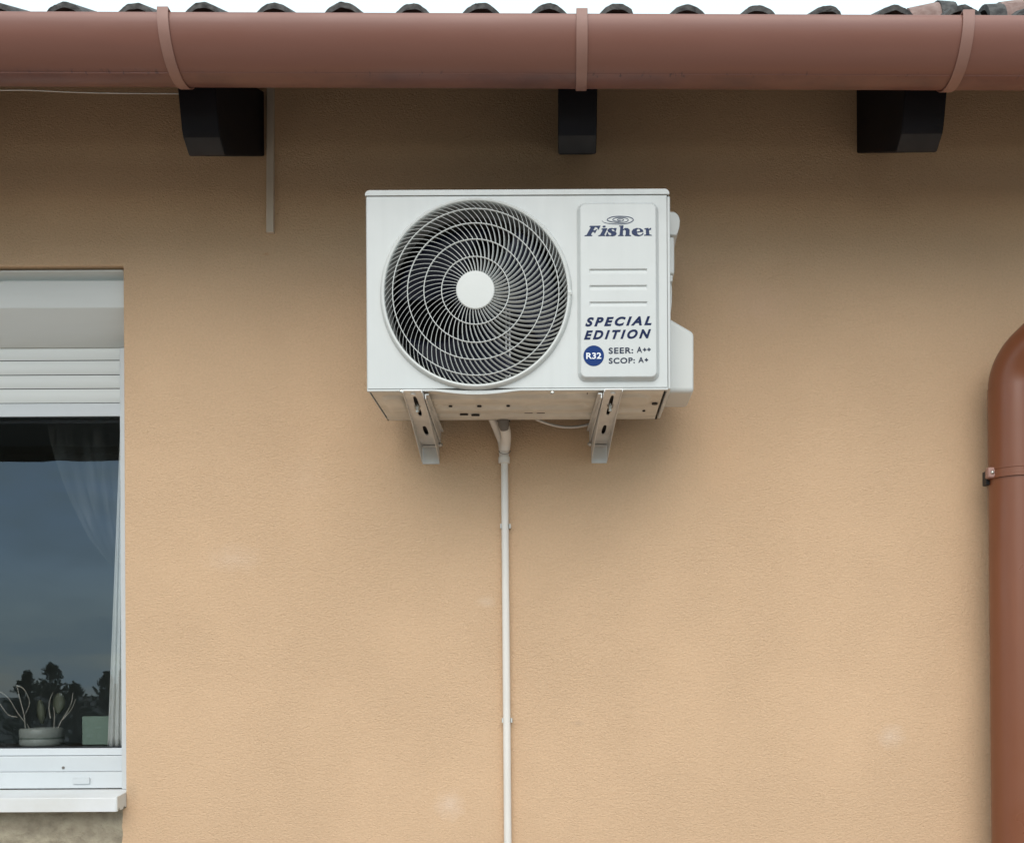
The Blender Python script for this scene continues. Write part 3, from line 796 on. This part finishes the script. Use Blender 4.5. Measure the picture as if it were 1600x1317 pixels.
bm = bmesh.new(); q = P(889.5, 457, DF-.012); box(bm, (q.x-.004, AY0-.0125, q.z-.006), (q.x+.006, AY0, q.z+.006)); cyl(bm, (q.x+.001, AY0-.014, q.z), (q.x+.001, AY0-.011, q.z), .003, 12); obj('clip', bm, m_acp, grille, bevel=.001)

# raised label panel with three grooves: height field
lx0, lz0 = A_(902.5, 597); lx1, lz1 = A_(1029, 317)
bm = bmesh.new(); NXp, NZp = 170, 380; V = {}
lcx, lcz, lhx, lhz = (lx0+lx1)/2, (lz0+lz1)/2, (lx1-lx0)/2, (lz1-lz0)/2
grv = [A_(0, y)[1] for y in (429.5, 455, 480.5)]; gx0, gx1 = A_(921.5, 0)[0], A_(1010, 0)[0]
gx0 = P(921.5, 455, DF).x; gx1 = P(1010, 455, DF).x
RAISE = .014
def lab_h(x, z):
    d = rr_sd(x, z, lcx, lcz, lhx, lhz, .022)
    if d > 0: return None
    h = RAISE*(.55*smooth(0, .0095, -d)+.45*max(0, min(1, -d/.0095)))
    for gz in grv:
        if gz-.012 < z < gz+.0015:
            e = smooth(gx0-.0015, gx0+.0015, x)*(1-smooth(gx1-.0015, gx1+.0015, x))
            t = gz-z
            h -= .0042*e*(smooth(-.0012, .0006, t))*(1-max(0, min(1, t/.0105)))
    return h
xsl = [lx0+(lx1-lx0)*i/NXp for i in range(NXp+1)]; zsl = [lz0+(lz1-lz0)*i/NZp for i in range(NZp+1)]
for i, x in enumerate(xsl):
    for k, z in enumerate(zsl):
        h = lab_h(x, z)
        V[(i, k)] = bm.verts.new((x, AY0-.0004-h, z)) if h is not None else None
for i in range(NXp):
    for k in range(NZp):
        q = [V[(i, k)], V[(i+1, k)], V[(i+1, k+1)], V[(i, k+1)]]; q = [v for v in q if v]
        if len(q) >= 3: bm.faces.new(q)
for v in [v for v in bm.verts if not v.link_faces]: bm.verts.remove(v)
lab = aobj('label_panel', bm, m_ac, smooth=80)
DL = DF-RAISE-.0011
SLOPE = -.0215
def lettering(name, s, bb, mat, shear=0, offset=0, space=1.0, ref=None, parent=lab, slope=SLOPE):
    cu = bpy.data.curves.new('t', 'FONT'); cu.body = s; cu.shear = shear; cu.offset = offset; cu.space_character = space; cu.resolution_u = 6
    to = bpy.data.objects.new('t', cu); C.objects.link(to); bpy.context.view_layer.update()
    me = to.evaluated_get(bpy.context.evaluated_depsgraph_get()).to_mesh()
    co = [v.co.copy() for v in me.vertices]; fs = [tuple(p.vertices) for p in me.polygons]
    to.to_mesh_clear() if False else None
    bpy.data.objects.remove(to); bpy.data.curves.remove(cu)
    x0 = min(c.x for c in co); x1 = max(c.x for c in co); y0 = min(c.y for c in co); y1 = max(c.y for c in co)
    bm = bmesh.new(); vv = []
    for c in co:
        X_ = bb[0]+(c.x-x0)/(x1-x0)*(bb[2]-bb[0]); Y_ = bb[3]+(c.y-y0)/(y1-y0)*(bb[1]-bb[3])
        vv.append(bm.verts.new(P(X_, Y_+slope*(X_-bb[0]), DL)))
    for f in fs:
        try: bm.faces.new([vv[i] for i in f])
        except ValueError: pass
    bmesh.ops.remove_doubles(bm, verts=bm.verts, dist=1e-6)
    return obj(name, bm, mat, parent)
lettering('lettering', 'SPECIAL', (914.3, 496.0, 1018.3, 510.4), m_navy, .32, .046, 1.42)
lettering('lettering', 'EDITION', (912.3, 516.4, 1017.3, 530.9), m_navy, .32, .046, 1.42)
lettering('lettering', 'SEER:', (951.0, 543.3, 989.3, 552.9), m_text, 0, .024, 1.12)
lettering('lettering', 'A', (995, 541.7, 1003.2, 551.1), m_text, 0, .024)
lettering('lettering', 'SCOP:', (951.2, 559.3, 992, 568.4), m_text, 0, .024, 1.12)
lettering('lettering', 'A', (997.3, 558.0, 1006.0, 566.8), m_text, 0, .024)
for cx, cy in ((1007.3, 546.3), (1014, 546.0), (1010, 562.2)):
    bm = bmesh.new()
    e, w = 2.7, .95
    flat_poly(bm, [[(cx-w, cy-e), (cx+w, cy-e), (cx+w, cy-w), (cx+e, cy-w), (cx+e, cy+w), (cx+w, cy+w), (cx+w, cy+e), (cx-w, cy+e), (cx-w, cy+w), (cx-e, cy+w), (cx-e, cy-w), (cx-w, cy-w)]], lambda x, y: P(x, y, DL))
    obj('plus_sign', bm, m_text, lab)
bm = bmesh.new(); flat_poly(bm, [circle2(927.7, 555.9, 16.1, 48)], lambda x, y: P(x, y, DL)); badge = obj('badge', bm, m_badge, lab)
DLs = DL; DL = DL-.0005
lettering('lettering', 'R32', (916.0, 551.2, 939.6, 561.0), m_whiteink, 0, .022, 1.0, slope=-.012)
DL = DLs
# wordmark
def zc_(p): return (900+p[0]/8.23, 320+p[1]/8.23)
F = [(108,404),(114,393),(136,388),(190,290),(172,287),(178,272),(316,270),(292,320),(279,320),(278,300),(262,289),(244,289),(222,331),(244,330),(258,316),(270,316),(248,364),(235,364),(237,350),(212,350),(192,388),(212,392),(206,404)]
I_ = [(283,404),(290,393),(310,388),(344,324),(326,319),(332,306),(406,302),(364,388),(380,392),(374,404)]
S_ = [(380,406),(398,356),(411,356),(418,384),(440,393),(456,382),(446,367),(412,350),(404,328),(426,304),(462,299),(484,305),(494,300),(524,300),(510,346),(497,346),(490,322),(470,311),(456,320),(468,336),(514,352),(524,374),(506,397),(468,407),(430,402),(408,406)]
H_ = [(538,404),(544,392),(560,388),(570,284),(552,281),(555,270),(598,266),(612,266),(606,316),(632,299),(668,301),(690,322),(688,388),(706,392),(710,404),(628,404),(628,392),(638,388),(640,334),(624,321),(606,332),(602,388),(614,392),(612,404)]
E_ = [(872,368),(852,394),(806,407),(756,400),(722,376),(714,344),(736,314),(780,299),(826,303),(858,322),(868,350),(784,358),(792,380),(816,390),(842,382),(858,362)]
Eh = [(782,346),(826,341),(818,316),(800,309),(782,322)]
R__ = [(874,398),(878,387),(900,383),(898,318),(878,314),(880,304),(930,297),(936,316),(950,301),(968,297),(964,324),(946,324),(938,338),(946,382),(972,388),(976,398)]
def inset_dot(cx, cy, rx, ry): return [(cx+rx*math.cos(t)+.2*ry*math.sin(-t), cy+ry*math.sin(t)) for t in [2*math.pi*i/16 for i in range(16)]]
bm = bmesh.new()
for loops in ([F], [I_], [inset_dot(362, 281, 21, 12)], [S_], [H_], [E_, Eh], [R__]):
    flat_poly(bm, [[zc_(p) for p in l] for l in loops], lambda x, y: P(x, y, DL))
wm = obj('wordmark', bm, m_slate, lab)
bm = bmesh.new(); cxs, cys = 566, 194
sp = catmull([(-233, 9, 0), (-205, 34, 0), (-120, 50, 0), (0, 55, 0), (110, 42, 0), (172, 2, 0), (120, -34, 0), (0, -45, 0), (-110, -34, 0), (-166, 2, 0), (-100, 28, 0), (0, 36, 0), (80, 26, 0), (106, 0, 0), (70, -22, 0), (0, -30, 0), (-66, -20, 0), (-94, 2, 0), (-50, 18, 0), (0, 20, 0), (40, 10, 0), (44, -6, 0), (0, -14, 0), (-34, -4, 0), (-16, 8, 0), (8, 4, 0)], 6)
pts = [(cxs+p.x, cys+p.y) for p in sp]; L_, Rr = [], []
for i, p in enumerate(pts):
    a = pts[max(i-1, 0)]; b = pts[min(i+1, len(pts)-1)]; dx, dy = b[0]-a[0], b[1]-a[1]; l = math.hypot(dx, dy) or 1
    t = i/(len(pts)-1); w = 5.2*min(1, .35+t*5)*(1-.35*t)
    L_.append((p[0]-dy/l*w, p[1]+dx/l*w)); Rr.append((p[0]+dy/l*w, p[1]-dx/l*w))
LV = [bm.verts.new(P(*zc_(p), DL)) for p in L_]; RV = [bm.verts.new(P(*zc_(p), DL)) for p in Rr]
for i in range(len(pts)-1): bm.faces.new((LV[i], LV[i+1], RV[i+1], RV[i]))
obj('spiral_emblem', bm, m_slate, lab)

# right-hand side: valve cover, handle, gland, wire
bm = bmesh.new()
p1 = P(1046, 494, 2.80); p2 = P(1084.3, 519, 2.80); p3 = P(1084.3, 613, 2.80); p4 = P(1046, 613, 2.80)
lp = [(AX1+.0086, p1.z), (p2.x, p2.z), (p3.x, p3.z), (AX1+.0086, p3.z)]
prism(bm, [lp], lambda x, z: (x, 2.80-WALLD, z), lambda x, z: (x, 2.955-WALLD, z))
aobj('valve_cover', bm, m_acp, bevel=.010, segs=4)
bm = bmesh.new(); p1 = P(1046, 341, 2.84); p2 = P(1060, 378, 2.84)
rad = .030; cxh = p2.x-rad; cc = P(1060, 362, 2.84)
prof = [(math.cos(R(t)), math.sin(R(t))) for t in range(-40, 91, 10)]
lp = [(AX1+.0086, cc.z+.037)]+[(cc.x-.022+.022*math.cos(R(t)), cc.z+.012+.025*math.sin(R(t))) for t in (75, 60, 45, 30, 15, 0)]+[(cc.x-.001, cc.z-.004), (cc.x-.007, cc.z-.022), (cc.x-.011, cc.z-.028), (AX1+.0086, cc.z-.024)]
prism(bm, [lp], lambda x, z: (x, 2.80-WALLD, z), lambda x, z: (x, 2.93-WALLD, z)); 
aobj('side_handle', bm, m_acp, bevel=.003)
bm = bmesh.new(); a = P(1046, 428, 2.78); b = P(1053.6, 370, 2.78); box(bm, (AX1+.0086, 2.78-WALLD, a.z), (b.x, 2.88-WALLD, b.z)); aobj('terminal_cover', bm, m_acp, bevel=.004)
bm = bmesh.new(); a = P(1046, 440, 2.785); b = P(1051, 429, 2.785); box(bm, (AX1+.0086, 2.785-WALLD, a.z), (b.x, 2.86-WALLD, b.z-.0005)); aobj('terminal_cover', bm, m_acp, bevel=.002)
bm = bmesh.new(); tube(bm, catmull([P(1047, 438, 2.80), P(1048.5, 450, 2.80), P(1048.5, 470, 2.80), P(1047, 486, 2.80), P(1046, 498, 2.81)], 6), .0022, 8); aobj('wire', bm, m_acp, smooth=60)

# ------------------------------------------------------------------ wall brackets carrying the unit
def wall_bracket(xf0, xf1, xb0, xb1, label, side):
    """xf: left/right edge at the front tip, xb: at the wall (metres)"""
    b_ = empty('wall_bracket', ((xb0+xb1)/2, -.002, CZ+.66), label, 'bracket', 'steel brackets under the air conditioner')
    YF, YB = 2.655-WALLD, -.012
    ZF, ZB = CZ+.7465, CZ+.7060
    def mp_(u, v, dz=0, dn=0):      # u 0..1 across, v 0..1 from the tip to the wall
        xl = xf0+(xb0-xf0)*v; xr = xf1+(xb1-xf1)*v
        return (xl+(xr-xl)*u, YF+(YB-YF)*v, ZF+(ZB-ZF)*v-.0035*math.sin(v*math.pi)+dz)
    def strip(u0, u1, v0, v1):
        return [(u0, v0), (u1, v0), (u1, v1), (u0, v1)]
    bm = bmesh.new()
    outl = [(0, i/12) for i in range(13)]+[(1, 1-i/12) for i in range(13)]
    s1 = rrect(.40, .085, .64, .40, .08, 3); s2 = rrect(.40, .58, .66, .76, .08, 3)
    prism(bm, [outl, s1, s2], lambda u, v: mp_(u, v), lambda u, v: mp_(u, v, .003))
    obj('web', bm, m_br, b_, smooth=40)
    for s in (0, 1):
        bm = bmesh.new(); e = -.0018 if s == 0 else .0018
        pr2 = []
        for i in range(13):
            v = i/12; q = mp_(s, v); pr2.append(q)
        topz = AZ0-.0065
        low = [Vector((q[0], q[1], q[2]-.0045-(ZB-(CZ+(VY-722)/FPX*3.09)-.006)*(i/12)**1.9)) for i, q in enumerate(pr2)]
        hi = [Vector((q[0], q[1], min(topz, q[2]+.005+.012*(i/12)))) for i, q in enumerate(pr2)]
        bot = [Vector((p.x, p.y, p.z)) for p in low]
        rings = [[l, h, h+Vector((e, 0, 0)), l+Vector((e, 0, 0))] for l, h in zip(low, hi)]
        ring_loft(bm, rings); obj('flange', bm, m_br, b_, smooth=40)
    # horizontal arm tucked beside the brace, on the side nearest the drain
    bm = bmesh.new(); si = 1 if side > 0 else 0
    e = side*.004
    rings = []
    for v in (.10, 1.0):
        q = mp_(si, v); zt = AZ0-.0055
        rings.append([(q[0]+e, q[1], zt), (q[0]+e, q[1], zt-.010-.028*v), (q[0]+e+side*.003, q[1], zt-.010-.028*v), (q[0]+e+side*.003, q[1], zt-.003), (q[0]+e+side*.010, q[1], zt-.003), (q[0]+e+side*.010, q[1], zt)])
    ring_loft(bm, rings); obj('arm', bm, m_br, b_)
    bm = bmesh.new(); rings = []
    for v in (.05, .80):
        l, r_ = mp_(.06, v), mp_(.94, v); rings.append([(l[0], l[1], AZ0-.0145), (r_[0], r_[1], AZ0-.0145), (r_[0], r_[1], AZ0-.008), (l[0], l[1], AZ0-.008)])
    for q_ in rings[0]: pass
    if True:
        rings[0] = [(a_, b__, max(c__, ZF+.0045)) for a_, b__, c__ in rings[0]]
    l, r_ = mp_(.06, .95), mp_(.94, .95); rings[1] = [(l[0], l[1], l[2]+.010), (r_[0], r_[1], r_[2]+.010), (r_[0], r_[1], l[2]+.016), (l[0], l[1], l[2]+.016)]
    ring_loft(bm, rings); obj('slot_shade_plate', bm, m_dark, b_)  # dark plate added above the web so its slots read as black
    # wall rail
    bm = bmesh.new(); zb = CZ+(VY-723)/FPX*3.09
    box(bm, (xb0-.0005, -.004, zb), (xb1+.0005, -.0005, AZ0+.12)); 
    box(bm, (xb0+.002, -.026, ZB-.004), (xb1-.002, -.0045, ZB-.001))
    obj('rail', bm, m_br, b_, bevel=.0008)
    # bolts
    bm = bmesh.new(); q = Vector(mp_(.52, .235)); cyl(bm, q+Vector((0, 0, -.016)), q+Vector((0, 0, .004)), .0042, 10); cyl(bm, q+Vector((0, 0, -.008)), q+Vector((0, 0, -.0015)), .0072, 6); cyl(bm, q+Vector((0, 0, -.0015)), q+Vector((0, 0, -.0002)), .0088, 16)
    obj('bolt', bm, m_zinc, b_)
    bm = bmesh.new(); zb2 = CZ+(VY-693)/FPX*3.07; xw = xb1 if side > 0 else xb0
    cyl(bm, (xw, -.022, zb2), (xw+side*.012, -.022, zb2), .004, 10); cyl(bm, (xw+side*.003, -.022, zb2), (xw+side*.008, -.022, zb2), .0075, 6); obj('bolt', bm, m_zinc, b_)
    bm = bmesh.new(); q = Vector(mp_(.5, .045)); cyl(bm, q+Vector((0, 0, -.004)), q+Vector((0, 0, .003)), .007, 14); obj('rubber_foot', bm, m_pvc, b_)
    return b_
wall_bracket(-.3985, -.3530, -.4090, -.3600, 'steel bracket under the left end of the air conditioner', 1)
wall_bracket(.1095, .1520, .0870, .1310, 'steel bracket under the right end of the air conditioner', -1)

# ------------------------------------------------------------------ drain pipe
dr = empty('drain_pipe', P(793, 1300, 3.085), 'thin cream drain pipe running straight down the wall from the air conditioner', 'drain pipe')
bm = bmesh.new(); a = P(788.3, 722, 3.084); b = P(793.6, 1340, 3.084); c = b+(b-a)*1.0; c.z = .06
tube(bm, [a, a+(b-a)*.33, a+(b-a)*.66, b, Vector((b.x+(b.x-a.x)*.8, b.y, .06))], [.0105, .0107, .011, .0112, .0112], 20); obj('pipe', bm, m_pvc, dr, smooth=60)
bm = bmesh.new(); p_ = catmull([P(787.5, 666, 3.008), P(789.5, 673, 3.018), P(790.5, 682, 3.035), P(790, 691, 3.055), P(788.8, 701, 3.068)], 6); tube(bm, p_, [.0150]*len(p_), 18); obj('elbow', bm, m_pvc, dr, smooth=60)
bm = bmesh.new(); p_ = catmull([P(768, 650, 3.0), P(773, 661, 3.03), P(780, 678, 3.066), P(785, 692, 3.078), P(787, 716, 3.083)], 6); tube(bm, p_, [.0128]*len(p_), 16); obj('branch', bm, m_pvc, dr, smooth=60)
bm = bmesh.new(); tube(bm, [P(788.6, 701, 3.062)+Vector((.0165*math.cos(t), .004*math.sin(t), -.006+.010*math.sin(t))) for t in [math.pi*(1+i/14) for i in range(15)]], .0012, 6); obj('seam', bm, m_grom, dr)
bm = bmesh.new()
tube(bm, [P(787.4, 700, 3.079), P(787.6, 714, 3.083), P(787.6, 714.2, 3.083), P(787.8, 724, 3.083), P(787.8, 724.2, 3.083)], [.0142, .0142, .0166, .0166, .0125], 24); obj('coupling', bm, m_pvc, dr, smooth=30)
bm = bmesh.new(); tube(bm, [P(786.5, 656, 2.99), P(787, 664, 2.992), P(788.2, 671, 3.000)], [.0160, .0160, .0120], 20); obj('grommet', bm, m_grom, dr, smooth=40)
bm = bmesh.new(); tube(bm, [P(787, 653, 3.01), P(787, 657.3, 3.008)], [.0185, .0185], 20); obj('grommet', bm, m_dark, dr, smooth=40)
for x, y in ((789.9, 822), (792.4, 1125)):
    bm = bmesh.new(); q = P(x, y, 3.085)
    ring = []
    for dz in (-.0065, .0065):
        ring.append([(q.x+.0145*math.cos(R(t)), q.y+.0145*math.sin(R(t)) if False else q.y+.006+.0135*math.sin(R(t)), q.z+dz) for t in (200, 185, 170, 150, 130, 110, 90, 70, 50, 30, 10, -5, -20)]+[(q.x+.0115*math.cos(R(t)), q.y+.002+.0115*math.sin(R(t)), q.z+dz) for t in (-20, 0, 30, 60, 90, 120, 150, 180, 200)])
    ring_loft(bm, ring)
    box(bm, (q.x-.0150, q.y-.006, q.z-.0065), (q.x-.0116, q.y+.012, q.z+.0065)); box(bm, (q.x+.0116, q.y-.006, q.z-.0065), (q.x+.0150, q.y+.012, q.z+.0065))
    obj('clip', bm, m_acp, dr)
bm = bmesh.new(); tube(bm, catmull([P(828, 650, 3.0), P(845, 658, 3.03), P(868, 665, 3.05), (P(890, 667.5, 3.06)), P(912, 665, 3.07), P(928, 659, 3.075), P(940, 650, 3.08)], 8), .0038, 10)
tag(obj('cable', bm, m_pvc, smooth=60), 'cream cable sagging under the air conditioner between the drain pipe and the right bracket', 'cable')

# ------------------------------------------------------------------ the garden opposite, seen mirrored in the window, with an added canopy
can = empty('added_canopy', (-5.2, -8, 0), 'dark canopy added out of view to mirror as the black band across the top of the window', 'canopy')
bm = bmesh.new(); box(bm, (-8.6, -7.7, 3.955), (-1.8, -7.0, 4.5)); obj('canopy_roof', bm, m_canopy, can)  # unseen canopy, added to darken the upper reflection in the pane
for x in (-8.4, -2.1):
    for y in (-7.12, -7.58):
        bm = bmesh.new(); box(bm, (x-.07, y-.07, 0), (x+.07, y+.07, 3.955)); obj('post', bm, m_canopy, can, bevel=.01)
def shrub(x, y, H, W, seed, lab_):
    r = random.Random(seed)
    t = empty('conifer', (x, y, 0), lab_, 'conifer', 'conifers mirrored in the window')
    bm = bmesh.new(); tube(bm, [(x, y, 0), (x+.02, y, H*.5), (x, y, H*.95)], [.05, .03, .006], 8); obj('trunk', bm, m_bark, t)
    bm = bmesh.new()
    for _ in range(260):
        f = r.random()**.8; z = .1+f*(H-.1)
        rad = W*2.1*(1-f)**.85*(.55+.6*r.random())+.015
        a = r.uniform(0, 6.283); d = Vector((math.cos(a), math.sin(a), r.uniform(.15, .8))).normalized()
        base = Vector((x, y, z)); L = rad
        for k in range(10):
            p = base+d*L*(k/10)**.7+Vector((r.gauss(0, .012), r.gauss(0, .012), r.gauss(0, .012)))+Vector((0, 0, -.035*(k/10)**2))
            s = r.uniform(.012, .030); e1 = (d+Vector((r.gauss(0, .6), r.gauss(0, .6), r.gauss(0, .5)))).normalized()*s*1.6; e2 = Vector((r.gauss(0, 1), r.gauss(0, 1), r.gauss(0, 1))).normalized()*s*.7
            bm.faces.new([bm.verts.new(q) for q in (p-e1, p+e2, p+e1, p-e2)])
    obj('crown', bm, m_need, t)
for i, (x, H, W, l_) in enumerate(((-6.62, 1.76, .42, 'conifer mirrored at the far left edge of the window pane'), (-6.27, 1.88, .42, 'tallest pointed conifer mirrored above the twigs of the pot plant'),
        (-5.95, 1.62, .45, 'low broad conifer mirrored between the two taller ones, above the pot'), (-5.62, 1.74, .42, 'conifer with a ragged top mirrored above the grey-green box'),
        (-5.36, 1.80, .40, 'slim conifer mirrored beside the white curtain edge'), (-5.02, 1.70, .5, 'conifer mirrored at the right edge of the pane, mostly behind the curtain'))):
    shrub(x, -9.6+.25*((i*37) % 5)/5, H, W, i+2, l_)
